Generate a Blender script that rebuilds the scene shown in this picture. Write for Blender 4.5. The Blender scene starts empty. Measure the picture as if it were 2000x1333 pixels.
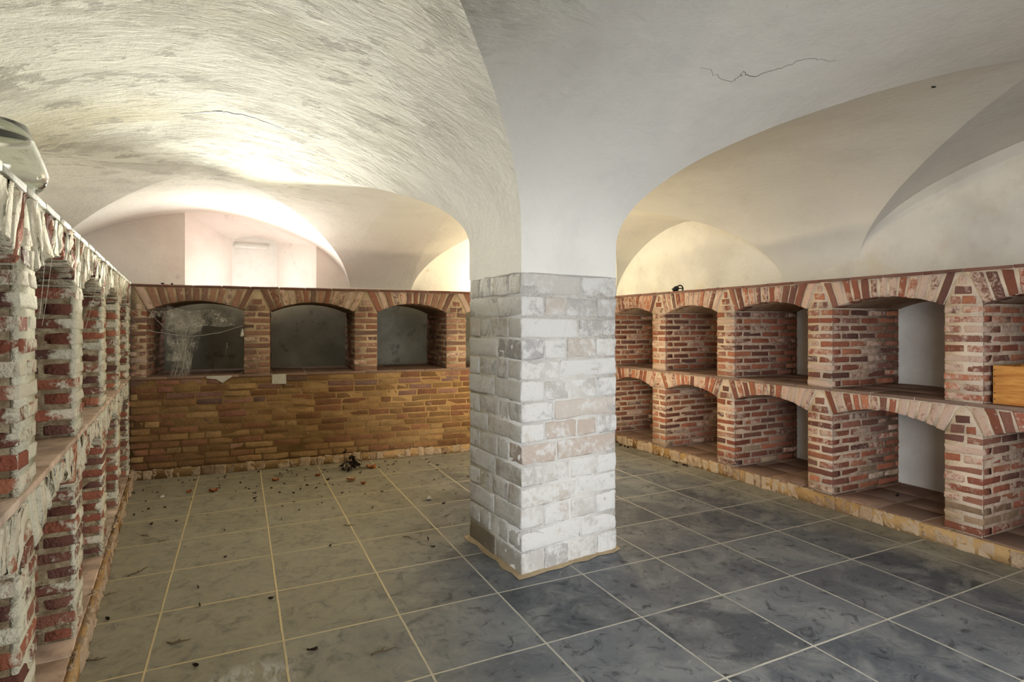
import bpy, bmesh, math, random
import numpy as np
from mathutils import Vector, Matrix, noise as mnoise

SC = bpy.context.scene
COL = SC.collection
rng = np.random.default_rng(7)
random.seed(7)
SC.view_settings.view_transform = 'Standard'
SC.view_settings.look = 'None'
SC.view_settings.exposure = 0.1
SC.view_settings.gamma = 1.0
SC.view_settings.use_curve_mapping = False

# ------------------------------------------------------------------ helpers
def srgb(r, g, b):
    f = lambda c: (c/255/12.92) if c/255 <= .04045 else ((c/255+.055)/1.055)**2.4
    return (f(r), f(g), f(b))

def link(o, parent=None):
    COL.objects.link(o)
    if parent is not None:
        o.parent = parent
    return o

def tag(o, label=None, cat=None, group=None, kind=None):
    if label: o['label'] = label
    if cat: o['category'] = cat
    if group: o['group'] = group
    if kind: o['kind'] = kind
    return o

def empty(name, loc=(0, 0, 0), rotz=0.0, label=None, cat=None, group=None):
    o = bpy.data.objects.new(name, None)
    o.empty_display_size = .1
    o.location = loc
    o.rotation_euler = (0, 0, rotz)
    link(o)
    return tag(o, label, cat, group)

class MB:
    """collects vertices, faces, a colour per vertex and a material index per face"""
    def __init__(s):
        s.v = []; s.f = []; s.c = []; s.m = []; s.n = 0
    def add(s, V, Fs, col=(1, 1, 1, 0), mi=0):
        V = np.asarray(V, float).reshape(-1, 3)
        s.v.append(V)
        c = np.asarray(col, float)
        if c.ndim == 1: c = np.repeat(c[None], len(V), 0)
        s.c.append(c)
        for f in Fs:
            s.f.append(tuple(int(i)+s.n for i in f)); s.m.append(mi)
        s.n += len(V)
    def quad(s, a, b, c, d, col=(1, 1, 1, 0), mi=0):
        s.add([a, b, c, d], [(0, 1, 2, 3)], col, mi)
    def box(s, x0, x1, y0, y1, z0, z1, col=(1, 1, 1, 0), mi=0):
        V = [(x, y, z) for z in (z0, z1) for y in (y0, y1) for x in (x0, x1)]
        s.add(V, [(0, 2, 3, 1), (4, 5, 7, 6), (0, 1, 5, 4), (2, 6, 7, 3), (0, 4, 6, 2), (1, 3, 7, 5)], col, mi)
    def tube(s, pts, rad, n=6, col=(1, 1, 1, 0), mi=0, closed=False):
        P = [Vector(p) for p in pts]; k = len(P)
        R = rad if hasattr(rad, '__len__') else [rad]*k
        V = []; up = Vector((.31, .22, .93)).normalized()
        for i in range(k):
            if closed: t = P[(i+1) % k]-P[i-1]
            else: t = P[min(i+1, k-1)]-P[max(i-1, 0)]
            t.normalize()
            a = t.cross(up)
            if a.length < 1e-3: a = t.cross(Vector((1, 0, 0)))
            a.normalize(); b = t.cross(a)
            for j in range(n):
                th = 2*math.pi*j/n
                V.append(P[i]+(a*math.cos(th)+b*math.sin(th))*R[i])
        Fs = []
        for i in range(k if closed else k-1):
            for j in range(n):
                i2 = (i+1) % k
                Fs.append((i*n+j, i*n+(j+1) % n, i2*n+(j+1) % n, i2*n+j))
        if not closed:
            Fs.append(tuple(range(n))[::-1]); Fs.append(tuple((k-1)*n+j for j in range(n)))
        s.add([tuple(v) for v in V], Fs, col, mi)
    def lathe(s, prof, n=40, centre=(0, 0, 0), col=(1, 1, 1, 0), mi=0, cap=False):
        V = []
        for (r, z) in prof:
            for j in range(n):
                th = 2*math.pi*j/n
                V.append((centre[0]+r*math.cos(th), centre[1]+r*math.sin(th), centre[2]+z))
        Fs = []
        for i in range(len(prof)-1):
            for j in range(n):
                Fs.append((i*n+j, i*n+(j+1) % n, (i+1)*n+(j+1) % n, (i+1)*n+j))
        if cap:
            Fs.append(tuple(range(n))[::-1]); Fs.append(tuple((len(prof)-1)*n+j for j in range(n)))
        s.add(V, Fs, col, mi)
    def build(s, name, mats, parent=None, smooth=True):
        me = bpy.data.meshes.new(name)
        V = np.concatenate(s.v)
        me.from_pydata(V.tolist(), [], s.f)
        if not isinstance(mats, (list, tuple)): mats = [mats]
        for m in mats: me.materials.append(m)
        me.polygons.foreach_set('material_index', s.m)
        a = me.attributes.new('Col', 'FLOAT_COLOR', 'POINT')
        a.data.foreach_set('color', np.concatenate(s.c).astype(np.float32).ravel())
        if smooth: me.polygons.foreach_set('use_smooth', [True]*len(me.polygons))
        me.update()
        return link(bpy.data.objects.new(name, me), parent)

# rounded brick template --------------------------------------------------
_T = {}
def template(nx, ny, nz):
    key = (nx, ny, nz)
    if key in _T: return _T[key]
    idx = {}; P = []; Fs = []
    N = (nx, ny, nz)
    def vid(i, j, k):
        if (i, j, k) not in idx:
            idx[(i, j, k)] = len(P); P.append((i, j, k))
        return idx[(i, j, k)]
    for ax in range(3):
        b, c = [(1, 2), (2, 0), (0, 1)][ax]
        for side in (0, N[ax]):
            for i in range(N[b]):
                for j in range(N[c]):
                    q = []
                    for (di, dj) in ((0, 0), (1, 0), (1, 1), (0, 1)):
                        t = [0, 0, 0]; t[ax] = side; t[b] = i+di; t[c] = j+dj
                        q.append(vid(*t))
                    Fs.append(tuple(q if side else q[::-1]))
    _T[key] = (np.array(P), Fs)
    return _T[key]

def hexa(mb, C, r=.006, col=(1, 1, 1, 0), jit=.0014, wob=.004, seg=(4, 2, 3), mi=0, inner_wash=None):
    """rounded, slightly worn block between 8 corners C[i,j,k] (x, y, z bits)"""
    C = np.asarray(C, float).reshape(2, 2, 2, 3)
    P, Fs = template(*seg)
    L = np.array([np.linalg.norm(C[1].mean((0, 1))-C[0].mean((0, 1))),
                  np.linalg.norm(C[:, 1].mean((0, 1))-C[:, 0].mean((0, 1))),
                  np.linalg.norm(C[:, :, 1].mean((0, 1))-C[:, :, 0].mean((0, 1)))])
    M = np.zeros((len(P), 3))
    for a in range(3):
        n = seg[a]; rr = min(r, L[a]*.45)
        if n == 1: pos = np.array([0, L[a]])
        elif n == 2: pos = np.array([0, L[a]/2, L[a]])
        else: pos = np.concatenate([[0], np.linspace(rr, L[a]-rr, n-1), [L[a]]])
        M[:, a] = pos[P[:, a]]
    rr = np.minimum(r, L*.45)
    inner = np.clip(M, rr, L-rr)
    d = M-inner
    n = np.linalg.norm(d, axis=1, keepdims=True)
    M = np.where(n > 1e-9, inner+d/np.maximum(n, 1e-9)*np.minimum(n, r), M)
    q = M/L
    u, v, w = q[:, 0:1], q[:, 1:2], q[:, 2:3]
    W = 0
    wobble = rng.normal(0, wob*.5, (2, 2, 2, 3)) if wob else 0
    C = C+wobble
    for i in (0, 1):
        for j in (0, 1):
            for k in (0, 1):
                W = W+C[i, j, k]*((u if i else 1-u)*(v if j else 1-v)*(w if k else 1-w))
    W = W+rng.normal(0, jit, W.shape)
    if inner_wash is not None:
        col = np.repeat(np.asarray(col, float)[None], len(W), 0); col[W[:, 1] > .012, 3] = inner_wash
    mb.add(W, Fs, col, mi)

def brick(mb, x0, x1, y0, y1, z0, z1, **k):
    C = [[[(x, y, z) for z in (z0, z1)] for y in (y0, y1)] for x in (x0, x1)]
    hexa(mb, C, **k)

# ------------------------------------------------------------------ node helpers
class NT:
    def __init__(s, name):
        s.mat = bpy.data.materials.new(name); s.mat.use_nodes = True
        s.t = s.mat.node_tree; s.t.nodes.clear()
        s.out = s.n('ShaderNodeOutputMaterial')
        s.bsdf = s.n('ShaderNodeBsdfPrincipled')
        s.l(s.bsdf.outputs[0], s.out.inputs['Surface'])
        s.geo = s.n('ShaderNodeNewGeometry').outputs['Position']
    def n(s, t, **k):
        nd = s.t.nodes.new(t)
        for a, b in k.items(): setattr(nd, a, b)
        return nd
    def l(s, a, b): s.t.links.new(a, b)
    def inp(s, sock, v):
        if isinstance(v, bpy.types.NodeSocket): s.l(v, sock)
        elif v is not None:
            if hasattr(v, '__len__') and len(v) == 3 and sock.type == 'RGBA': v = (*v, 1)
            sock.default_value = v
    def math(s, op, a, b=None, c=None, clamp=False):
        nd = s.n('ShaderNodeMath', operation=op); nd.use_clamp = clamp
        s.inp(nd.inputs[0], a); s.inp(nd.inputs[1], b)
        if c is not None: s.inp(nd.inputs[2], c)
        return nd.outputs[0]
    def vmath(s, op, a, b=None):
        nd = s.n('ShaderNodeVectorMath', operation=op)
        s.inp(nd.inputs[0], a); s.inp(nd.inputs[1], b)
        return nd.outputs[0]
    def noise(s, scale, detail=4, rough=.55, vec=None, dist=0, col=False):
        nd = s.n('ShaderNodeTexNoise')
        s.l(vec if vec is not None else s.geo, nd.inputs['Vector'])
        nd.inputs['Scale'].default_value = scale; nd.inputs['Detail'].default_value = detail
        nd.inputs['Roughness'].default_value = rough; nd.inputs['Distortion'].default_value = dist
        return nd.outputs['Color' if col else 'Fac']
    def ramp(s, f, lo, hi, a=0.0, b=1.0):
        nd = s.n('ShaderNodeMapRange'); nd.clamp = True; nd.interpolation_type = 'SMOOTHSTEP'
        s.inp(nd.inputs[0], f); s.inp(nd.inputs[1], lo); s.inp(nd.inputs[2], hi)
        s.inp(nd.inputs[3], a); s.inp(nd.inputs[4], b)
        return nd.outputs[0]
    def mix(s, f, a, b, mode='MIX'):
        nd = s.n('ShaderNodeMix', data_type='RGBA', blend_type=mode)
        s.inp(nd.inputs[0], f); s.inp(nd.inputs[6], a); s.inp(nd.inputs[7], b)
        return nd.outputs[2]
    def attr(s, name='Col'):
        nd = s.n('ShaderNodeAttribute', attribute_name=name)
        return nd.outputs['Color'], nd.outputs['Alpha']
    def sep(s, v=None):
        nd = s.n('ShaderNodeSeparateXYZ'); s.l(v if v is not None else s.geo, nd.inputs[0]); return nd.outputs
    def comb(s, x, y, z):
        nd = s.n('ShaderNodeCombineXYZ')
        for i, a in enumerate((x, y, z)): s.inp(nd.inputs[i], a)
        return nd.outputs[0]
    def bump(s, h, dist=.01, strength=1.0, prev=None):
        nd = s.n('ShaderNodeBump'); nd.inputs['Distance'].default_value = dist
        nd.inputs['Strength'].default_value = strength
        s.l(h, nd.inputs['Height'])
        if prev is not None: s.l(prev, nd.inputs['Normal'])
        return nd.outputs[0]
    def done(s, color, rough=.9, normal=None, spec=.25):
        s.inp(s.bsdf.inputs['Base Color'], color); s.inp(s.bsdf.inputs['Roughness'], rough)
        s.bsdf.inputs['Specular IOR Level'].default_value = spec
        if normal is not None: s.l(normal, s.bsdf.inputs['Normal'])
        return s.mat

# ------------------------------------------------------------------ materials
def mat_brick(name, lime, rough_amt=1.0, thr=(.62, .5)):
    m = NT(name)
    c, a = m.attr()
    n1 = m.noise(22, 6, .65); n2 = m.noise(75, 4, .6); n3 = m.noise(6, 3)
    c = m.mix(m.ramp(n1, .3, .75, 0, .55), c, m.mix(.5, c, (.03, .018, .014), 'MIX'))
    # flaking whitewash and lime bloom, more where the brick carries a higher share of it
    lo = m.math('SUBTRACT', .95, m.math('MULTIPLY', a, .75))
    f = m.math('ADD', m.math('MULTIPLY', n1, .6), m.math('ADD', m.math('MULTIPLY', n2, .3), m.math('MULTIPLY', n3, .25)))
    w = m.ramp(f, m.math('SUBTRACT', lo, .07), m.math('ADD', lo, .07))
    c = m.mix(m.math('MULTIPLY', w, .82), c, lime)
    c = m.mix(m.ramp(n2, .62, .8, 0, .5), c, (.06, .04, .03))
    h = m.math('ADD', n1, m.math('MULTIPLY', n2, .5))
    return m.done(c, .92, m.bump(h, .009*rough_amt), .15)

def mat_mortar(name, base, dark, amt=.5, scale=20, dist=.008, bare=None):
    m = NT(name)
    n1 = m.noise(scale, 6, .65); n2 = m.noise(90, 4, .6); n3 = m.noise(4, 3)
    c = m.mix(m.ramp(n3, .35, .7, 0, amt), base, dark)
    c = m.mix(m.ramp(n1, .52, .75, 0, amt), c, dark)
    c = m.mix(m.ramp(n2, .62, .8, 0, .3), c, (dark[0]*.4, dark[1]*.4, dark[2]*.4))
    col, a = m.attr()
    c = m.mix(a, c, m.mix(m.ramp(n1, .4, .65), bare or dark, dark))
    return m.done(c, .95, m.bump(m.math('ADD', n1, m.math('MULTIPLY', n2, .5)), dist), .1)

M = {}
M['brick'] = mat_brick('brick_red', srgb(204, 178, 158))
M['brick_left'] = mat_brick('brick_lime_washed', srgb(228, 224, 198), 2.0)
M['mortar'] = mat_mortar('lime_mortar', srgb(214, 194, 170), srgb(165, 140, 118), .35, bare=srgb(188, 166, 144))
M['mortar_left'] = mat_mortar('lime_mortar_rough', srgb(232, 228, 202), srgb(176, 162, 132), .4, 26, .02, bare=srgb(132, 114, 88))
M['mortar_back'] = mat_mortar('dusty_mortar', srgb(190, 168, 138), srgb(150, 126, 98), .4, bare=srgb(150, 130, 106))
M['mortar_ochre'] = mat_mortar('ochre_mortar', srgb(178, 144, 98), srgb(128, 96, 58), .6)
M['skirt'] = mat_mortar('sandy_mortar', srgb(172, 154, 124), srgb(140, 122, 96), .5)
M['wall_b'] = None

def mat_tile_red():
    m = NT('terracotta_slab')
    c, a = m.attr()
    n1 = m.noise(9, 5); n2 = m.noise(60, 4, .6)
    c = m.mix(m.ramp(n1, .35, .7, 0, .6), c, srgb(120, 98, 84))
    c = m.mix(m.ramp(n2, .6, .8, 0, .5), c, srgb(70, 58, 50))
    return m.done(c, .8, m.bump(n2, .002), .3)
M['tile_red'] = mat_tile_red()

def mat_plaster(name, base, grey, warm, scal=(1, 1, 1), g=.5, bd=.01, crack=True):
    m = NT(name)
    vs = m.vmath('MULTIPLY', m.geo, scal)
    n1 = m.noise(1.6, 6, .6, vs); n2 = m.noise(5, 6, .62, vs); n3 = m.noise(28, 5, .6, vs); n4 = m.noise(2.3, 5, .6, m.vmath('ADD', m.geo, (7, 3, 1)))
    c = m.mix(m.ramp(n1, .42, .66, 0, g), base, grey)
    c = m.mix(m.ramp(n4, .55, .72, 0, .5*g), c, warm)
    c = m.mix(m.ramp(n2, .55, .7, 0, .55*g), c, grey)
    c = m.mix(m.ramp(n3, .66, .8, 0, .5*g), c, (grey[0]*.55, grey[1]*.55, grey[2]*.5))
    h = m.math('ADD', m.math('MULTIPLY', n2, 1.2), m.math('MULTIPLY', n3, .5))
    return m.done(c, .9, m.bump(h, bd), .2)
M['wall'] = mat_plaster('limewashed_wall', srgb(230, 226, 216), srgb(196, 190, 182), srgb(206, 180, 130), (1, 1, 1), .5, .006)

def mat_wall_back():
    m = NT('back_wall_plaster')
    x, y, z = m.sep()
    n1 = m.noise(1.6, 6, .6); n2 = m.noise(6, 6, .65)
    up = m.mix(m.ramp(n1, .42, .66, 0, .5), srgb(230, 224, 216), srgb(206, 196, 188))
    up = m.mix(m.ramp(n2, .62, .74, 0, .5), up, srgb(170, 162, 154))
    lo = m.mix(m.ramp(n1, .38, .62), srgb(168, 166, 152), srgb(138, 136, 122))  # grey niche plaster below the ledge, with the niches' shade painted in
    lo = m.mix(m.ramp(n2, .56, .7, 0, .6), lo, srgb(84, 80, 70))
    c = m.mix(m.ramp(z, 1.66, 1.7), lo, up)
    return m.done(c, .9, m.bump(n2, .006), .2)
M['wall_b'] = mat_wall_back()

def mat_ceiling():
    m = NT('limewashed_vault')
    x, y, z = m.sep()
    # brush marks run around the curve of the barrel on the left, smoother plaster elsewhere
    va = m.vmath('MULTIPLY', m.geo, (1.0, 3.4, 1.0))
    vb = m.vmath('MULTIPLY', m.geo, (1.0, 1.7, 1.0))
    n1 = m.noise(1.5, 8, .66, vb, .2); n2 = m.noise(3.6, 8, .7, vb, .25); n3 = m.noise(13, 7, .68, va, .12)
    nb = m.noise(.9, 4, .5); nf = m.noise(30, 4, .6); n4 = m.noise(2.2, 6, .65)
    left = m.ramp(m.math('ADD', x, m.math('MULTIPLY', m.math('SUBTRACT', nb, .5), 1.2)), 1.2, .5)
    near = m.ramp(y, 6.2, 4.6)
    k = m.math('MULTIPLY', left, near)
    base = srgb(222, 219, 210)
    c = m.mix(m.ramp(n4, .45, .72, 0, .35), base, srgb(196, 192, 186))
    patch = m.mix(m.ramp(n1, .46, .58, 0, .8), srgb(226, 224, 210), srgb(190, 186, 172))
    patch = m.mix(m.ramp(nb, .52, .68, 0, .45), patch, srgb(220, 212, 176))
    patch = m.mix(m.ramp(n2, .55, .59, 0, .7), patch, srgb(168, 164, 152))
    patch = m.mix(m.ramp(n3, .60, .70, 0, .6), patch, srgb(146, 140, 124))
    patch = m.mix(m.ramp(n3, .40, .32, 0, .6), patch, srgb(240, 238, 226))
    c = m.mix(k, c, patch)
    h1 = m.math('ADD', m.math('MULTIPLY', n2, 1.0), m.math('MULTIPLY', n3, .22))
    h2 = m.math('ADD', m.math('MULTIPLY', n4, .35), m.math('MULTIPLY', nf, .06))
    hm = m.n('ShaderNodeMix', data_type='FLOAT')
    m.inp(hm.inputs[0], k); m.inp(hm.inputs[2], h2); m.inp(hm.inputs[3], h1)
    return m.done(c, .9, m.bump(hm.outputs[0], .03), .15)
M['ceiling'] = mat_ceiling()

TX0, TY0, TP = .166, 2.13, .5065
def mat_floor():
    m = NT('slate_floor_tiles')
    x, y, z = m.sep()
    wob = m.noise(7, 3, .6, col=True)
    ws = m.sep(wob)
    def cell(c, o, w):
        t = m.math('DIVIDE', m.math('SUBTRACT', c, o), TP)
        t = m.math('ADD', t, m.math('MULTIPLY', m.math('SUBTRACT', w, .5), .012))
        fl = m.math('FLOOR', t)
        fr = m.math('SUBTRACT', t, fl)
        dd = m.math('MINIMUM', fr, m.math('SUBTRACT', 1, fr))
        return fl, dd
    ix, dx = cell(x, TX0, ws[0]); iy, dy = cell(y, TY0, ws[1])
    d = m.math('MINIMUM', dx, dy)
    wn = m.n('ShaderNodeTexWhiteNoise', noise_dimensions='2D')
    m.l(m.comb(ix, iy, 0), wn.inputs['Vector'])
    rv = wn.outputs['Value']
    n1 = m.noise(3.2, 6, .65, None, .6); n2 = m.noise(11, 6, .65, None, 1.2); n3 = m.noise(60, 4, .6); nb = m.noise(1.1, 4, .5)
    slate = m.mix(rv, srgb(66, 70, 76), srgb(98, 102, 106))
    slate = m.mix(m.ramp(n1, .42, .66, 0, .7), slate, srgb(126, 128, 126))
    slate = m.mix(m.ramp(n2, .54, .68, 0, .8), slate, srgb(46, 48, 52))
    slate = m.mix(m.ramp(n2, .40, .28, 0, .5), slate, srgb(142, 142, 138))
    slate = m.mix(m.ramp(n3, .68, .8, 0, .5), slate, srgb(160, 158, 150))
    # sandy dust trodden over the left bay and along the kerbs
    fx = m.ramp(m.math('ADD', x, m.math('ADD', m.math('MULTIPLY', m.math('SUBTRACT', nb, .5), .9), m.math('MULTIPLY', m.math('SUBTRACT', y, 2.6), -.35))), 1.35, .1)
    kerb = m.ramp(m.math('ADD', x, m.math('MULTIPLY', m.math('SUBTRACT', n1, .5), .5)), 3.35, 3.9)
    back = m.ramp(m.math('ADD', y, m.math('MULTIPLY', n1, .5)), 4.3, 5.9)
    dust = m.math('MAXIMUM', m.math('MULTIPLY', fx, .8), m.math('MULTIPLY', m.math('MAXIMUM', kerb, back), .5))
    dust = m.math('MULTIPLY', dust, m.ramp(n2, .72, .4, .55, 1.0))
    c = m.mix(dust, slate, srgb(157, 148, 121))
    sx = m.math('DIVIDE', m.math('SUBTRACT', x, .02), .20); sy = m.math('DIVIDE', m.math('SUBTRACT', y, 2.36), .17)
    sr = m.math('ADD', m.math('MULTIPLY', sx, sx), m.math('MULTIPLY', sy, sy))
    scuff = m.math('MULTIPLY', m.ramp(sr, 1.2, .3), m.ramp(m.noise(14, 6, .7, m.vmath('MULTIPLY', m.geo, (1.6, .6, 1)), .8), .44, .62))
    c = m.mix(m.math('MULTIPLY', scuff, .7), c, srgb(188, 186, 178))
    gw = m.math('ADD', .011, m.math('MULTIPLY', m.math('SUBTRACT', n2, .5), .012))
    grout = m.ramp(d, gw, m.math('SUBTRACT', gw, .004))
    gcol = m.mix(fx, srgb(178, 174, 160), srgb(204, 184, 138))
    c = m.mix(m.math('MULTIPLY', grout, m.ramp(n1, .75, .45, .4, 1.0)), c, gcol)
    hh = m.math('ADD', m.math('MULTIPLY', n2, .25), m.math('ADD', m.math('MULTIPLY', n3, .05), m.math('MULTIPLY', grout, .15)))
    hh = m.math('ADD', hh, m.math('MULTIPLY', rv, .0))
    rg = m.math('ADD', m.math('MULTIPLY', dust, .3), m.ramp(n2, .3, .7, .42, .62))
    return m.done(c, rg, m.bump(hh, .012), .35)
M['floor'] = mat_floor()

def mat_pillar():
    m = NT('whitewashed_stone')
    c, a = m.attr()
    n1 = m.noise(8, 6, .65); n2 = m.noise(34, 5, .65); n3 = m.noise(2.6, 4)
    white = srgb(202, 200, 194)
    lo = m.math('SUBTRACT', .86, m.math('MULTIPLY', a, .62))
    f = m.math('ADD', m.math('MULTIPLY', n1, .55), m.math('ADD', m.math('MULTIPLY', n2, .35), m.math('MULTIPLY', n3, .15)))
    c = m.mix(m.ramp(f, m.math('SUBTRACT', lo, .08), m.math('ADD', lo, .06)), c, white)
    c = m.mix(m.ramp(n2, .6, .75, 0, .5), c, srgb(150, 140, 128))
    c = m.mix(m.ramp(n1, .62, .75, 0, .3), c, srgb(196, 180, 162))
    return m.done(c, .92, m.bump(m.math('ADD', n1, m.math('MULTIPLY', n2, .6)), .01), .15)
M['pillar'] = mat_pillar()
M['pillar_mortar'] = mat_mortar('whitewash_mortar', srgb(204, 201, 194), srgb(176, 170, 160), .4)
M['cap'] = mat_plaster('white_capital_plaster', srgb(224, 224, 222), srgb(206, 205, 204), srgb(214, 206, 190), (1, 1, 1), .4, .006)

def plain(name, col, rough=.8, spec=.3, nscale=40, amt=.4, dark=None, bd=.002):
    m = NT(name)
    n = m.noise(nscale, 4)
    dk = dark or tuple(x*.5 for x in col)
    return m.done(m.mix(m.ramp(n, .4, .7, 0, amt), col, dk), rough, m.bump(n, bd), spec)
M['kerb'] = mat_brick('kerb_brick', srgb(180, 158, 130))
M['iron'] = plain('black_metal', (.008, .008, .008), .45, .5)
M['leaf_dark'] = plain('dry_leaf_dark', srgb(58, 46, 34), .8, .2)
M['leaf_orange'] = plain('dry_leaf_orange', srgb(170, 104, 58), .7, .3)
M['leaf_pale'] = plain('dry_leaf_pale', srgb(196, 152, 116), .7, .3)
M['twig'] = plain('twig_bark', srgb(92, 78, 56), .85, .2)
M['paint'] = plain('white_window_paint', srgb(236, 236, 230), .5, .4, 12, .1)
M['chalk'] = plain('pale_plaster_scrap', srgb(196, 192, 178), .9, .2, 30, .3)

def mat_wood():
    m = NT('orange_pine')
    c, a = m.attr()
    v = m.vmath('MULTIPLY', m.n('ShaderNodeTexCoord').outputs['Object'], (1.2, 9, 11))
    n = m.noise(2.2, 5, .6, v, 1.6); n2 = m.noise(14, 4, .6, v)
    c = m.mix(m.ramp(n, .35, .65), srgb(206, 146, 74), srgb(168, 104, 44))
    c = m.mix(m.ramp(n2, .55, .75, 0, .5), c, srgb(140, 84, 36))
    return m.done(c, .55, m.bump(n2, .001), .35)
M['wood'] = mat_wood()

def mat_glass():
    m = NT('clear_glass')
    b = m.bsdf
    b.inputs['Transmission Weight'].default_value = 1.0
    return m.done((.93, .96, .94), .02, None, .5)
M['glass'] = mat_glass()
M['glass'].node_tree.nodes['Principled BSDF'].inputs['IOR'].default_value = 1.45

def mat_web(name, lo, hi, amt):
    m = NT(name)
    tr = m.n('ShaderNodeBsdfTransparent'); mx = m.n('ShaderNodeMixShader')
    n = m.noise(9, 6, .7); n2 = m.noise(55, 3, .7)
    f = m.math('MULTIPLY', m.ramp(n, lo, hi), m.ramp(n2, .3, .75, .2, 1.0))
    m.l(m.math('MULTIPLY', f, amt), mx.inputs[0])
    m.l(tr.outputs[0], mx.inputs[1]); m.l(m.bsdf.outputs[0], mx.inputs[2])
    m.l(mx.outputs[0], m.out.inputs['Surface'])
    return m.done(srgb(206, 200, 184), .9)
M['veil'] = mat_web('cobweb_veil', .36, .66, .75)
M['thread'] = plain('cobweb_thread', srgb(204, 200, 186), .9)

# ------------------------------------------------------------------ the vaults
CROWN_L, CROWN_R = 2.57, 2.66
#            corners (x0y0, x1y0, x1y1, x0y1),  Y-barrel (zs at x0, x1, p), X-barrel (zs at x0 side, at x1 side, p)
BAYS = {   # corners, springing height at each corner, exponents of the two barrels, crown height at the x0 / x1 side
 'NL': dict(c=[(-1.20, -.55), (1.53, -.5), (1.367, 2.747), (-1.45, 2.60)], s=(1.75, 1.80, 1.84, 1.72), p=(.52, .55), top=(2.58, 2.60)),
 'BL': dict(c=[(-1.50, 3.25), (1.325, 3.408), (1.16, 6.83), (-1.76, 6.95)], s=(1.72, 1.86, 1.70, 1.70), p=(.52, .56), top=(2.56, 2.57), dome=.085),
 'NR': dict(c=[(2.21, -.45), (4.79, -.35), (4.79, 3.11), (2.059, 2.845)], s=(1.80, 1.90, 1.955, 1.84), p=(.50, .60), top=(2.60, 2.68)),
 'BR': dict(c=[(2.017, 3.506), (4.79, 3.86), (4.79, 6.64), (1.87, 6.80)], s=(1.86, 1.74, 1.70, 1.70), p=(.50, .64), top=(2.59, 2.68), dome=.085),
}
def bil(c, u, v):
    a, b = (u+1)/2, (v+1)/2
    p = [np.array(q) for q in c]
    return p[0]*(1-a)*(1-b)+p[1]*a*(1-b)+p[2]*a*b+p[3]*(1-a)*b
def wav(x, y):
    return .010*mnoise.noise(Vector((x*1.3, y*1.3, 3.1)))+.004*mnoise.noise(Vector((x*4, y*4, 9.1)))
def prof(t, p): return max(0.0, 1-abs(t)**1.7)**(p*.9)   # slightly pointed, so the groins stay crisp up to the crown
def zs_top(b, u, v):
    q = b['s']; a, c = (u+1)/2, (v+1)/2
    return q[0]*(1-a)*(1-c)+q[1]*a*(1-c)+q[2]*a*c+q[3]*(1-a)*c, b['top'][0]*(1-a)+b['top'][1]*a
def zY(b, u, v):
    zs, C = zs_top(b, u, v)
    return zs+(C-zs)*prof(u, b['p'][0])
def zX(b, u, v):
    zs, C = zs_top(b, u, v)
    C -= b.get('dome', 0)*abs(u)                      # the cross webs rise towards the middle of the bay
    return zs+(C-zs)*prof(v, b['p'][1])

def build_ceiling():
    mb = MB()
    N = 72
    ts = [math.sin(math.pi/2*(-1+2*i/N)) for i in range(N+1)]
    for b in BAYS.values():
        S = [[None]*(N+1) for _ in range(N+1)]
        for i, u in enumerate(ts):
            for j, v in enumerate(ts):
                x, y = bil(b['c'], u, v)
                S[i][j] = (x, y, zY(b, u, v), zX(b, u, v), wav(x, y))
        for which in (0, 1):
            keys = {}; V = []; Fs = []
            def vid(p):
                k = (round(p[0], 5), round(p[1], 5), round(p[2], 5))
                if k not in keys: keys[k] = len(V); V.append(p)
                return keys[k]
            for i in range(N):
                for j in range(N):
                    poly = [S[i][j], S[i][j+1], S[i+1][j+1], S[i+1][j]]
                    D = [(q[2]-q[3])*(1 if which == 0 else -1) for q in poly]
                    out = []
                    for k in range(4):
                        q, r_ = poly[k], poly[(k+1) % 4]; d0, d1 = D[k], D[(k+1) % 4]
                        if d0 >= 0: out.append((q[0], q[1], (q[2] if which == 0 else q[3])+q[4]))
                        if d0*d1 < 0:
                            t = d0/(d0-d1)
                            L = lambda a: q[a]+(r_[a]-q[a])*t
                            out.append((L(0), L(1), max(L(2), L(3))*.5+min(L(2), L(3))*.5+L(4)))
                    ids = []
                    for p in out:
                        a = vid(p)
                        if a not in ids: ids.append(a)
                    if len(ids) >= 3: Fs.append(tuple(ids))
            mb.add(V, Fs)
    # soffit bands between bays
    def band(ea, eb, n=72, m=6):
        V = []; Fs = []
        for i, t in enumerate(ts):
            pa, pb = ea(t), eb(t)
            for k in range(m+1):
                s = k/m
                p = [pa[q]*(1-s)+pb[q]*s for q in range(3)]
                p[2] += wav(p[0], p[1]); V.append(p)
        for i in range(N):
            for k in range(m):
                Fs.append((i*(m+1)+k, i*(m+1)+k+1, (i+1)*(m+1)+k+1, (i+1)*(m+1)+k))
        mb.add(V, Fs)
    def edge(b, u=None, v=None):
        b = BAYS[b]
        def f(t):
            uu = t if u is None else u; vv = t if v is None else v
            x, y = bil(b['c'], uu, vv)
            return (x, y, zY(b, uu, vv) if u is None else zX(b, uu, vv))
        return f
    band(edge('NL', v=1), edge('BL', v=-1)); band(edge('NR', v=1), edge('BR', v=-1))
    band(edge('NL', u=1), edge('NR', u=-1)); band(edge('BL', u=1), edge('BR', u=-1))
    o = mb.build('ceiling', M['ceiling'])
    return tag(o, kind='structure')
ceiling = build_ceiling()

def vault_z(x, y):
    """height of the plaster above a floor point, for things drawn on it"""
    best = None
    dg = bpy.context.evaluated_depsgraph_get()
    ok, loc, nor, idx = ceiling.ray_cast(Vector((x, y, 1.0)), Vector((0, 0, 1)))
    return loc if ok else None

# ------------------------------------------------------------------ floor and walls
mb = MB(); mb.box(-2.2, 5.3, -1.4, 7.9, -.12, 0)
floor = tag(mb.build('floor', M['floor'], smooth=False), kind='structure')

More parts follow.
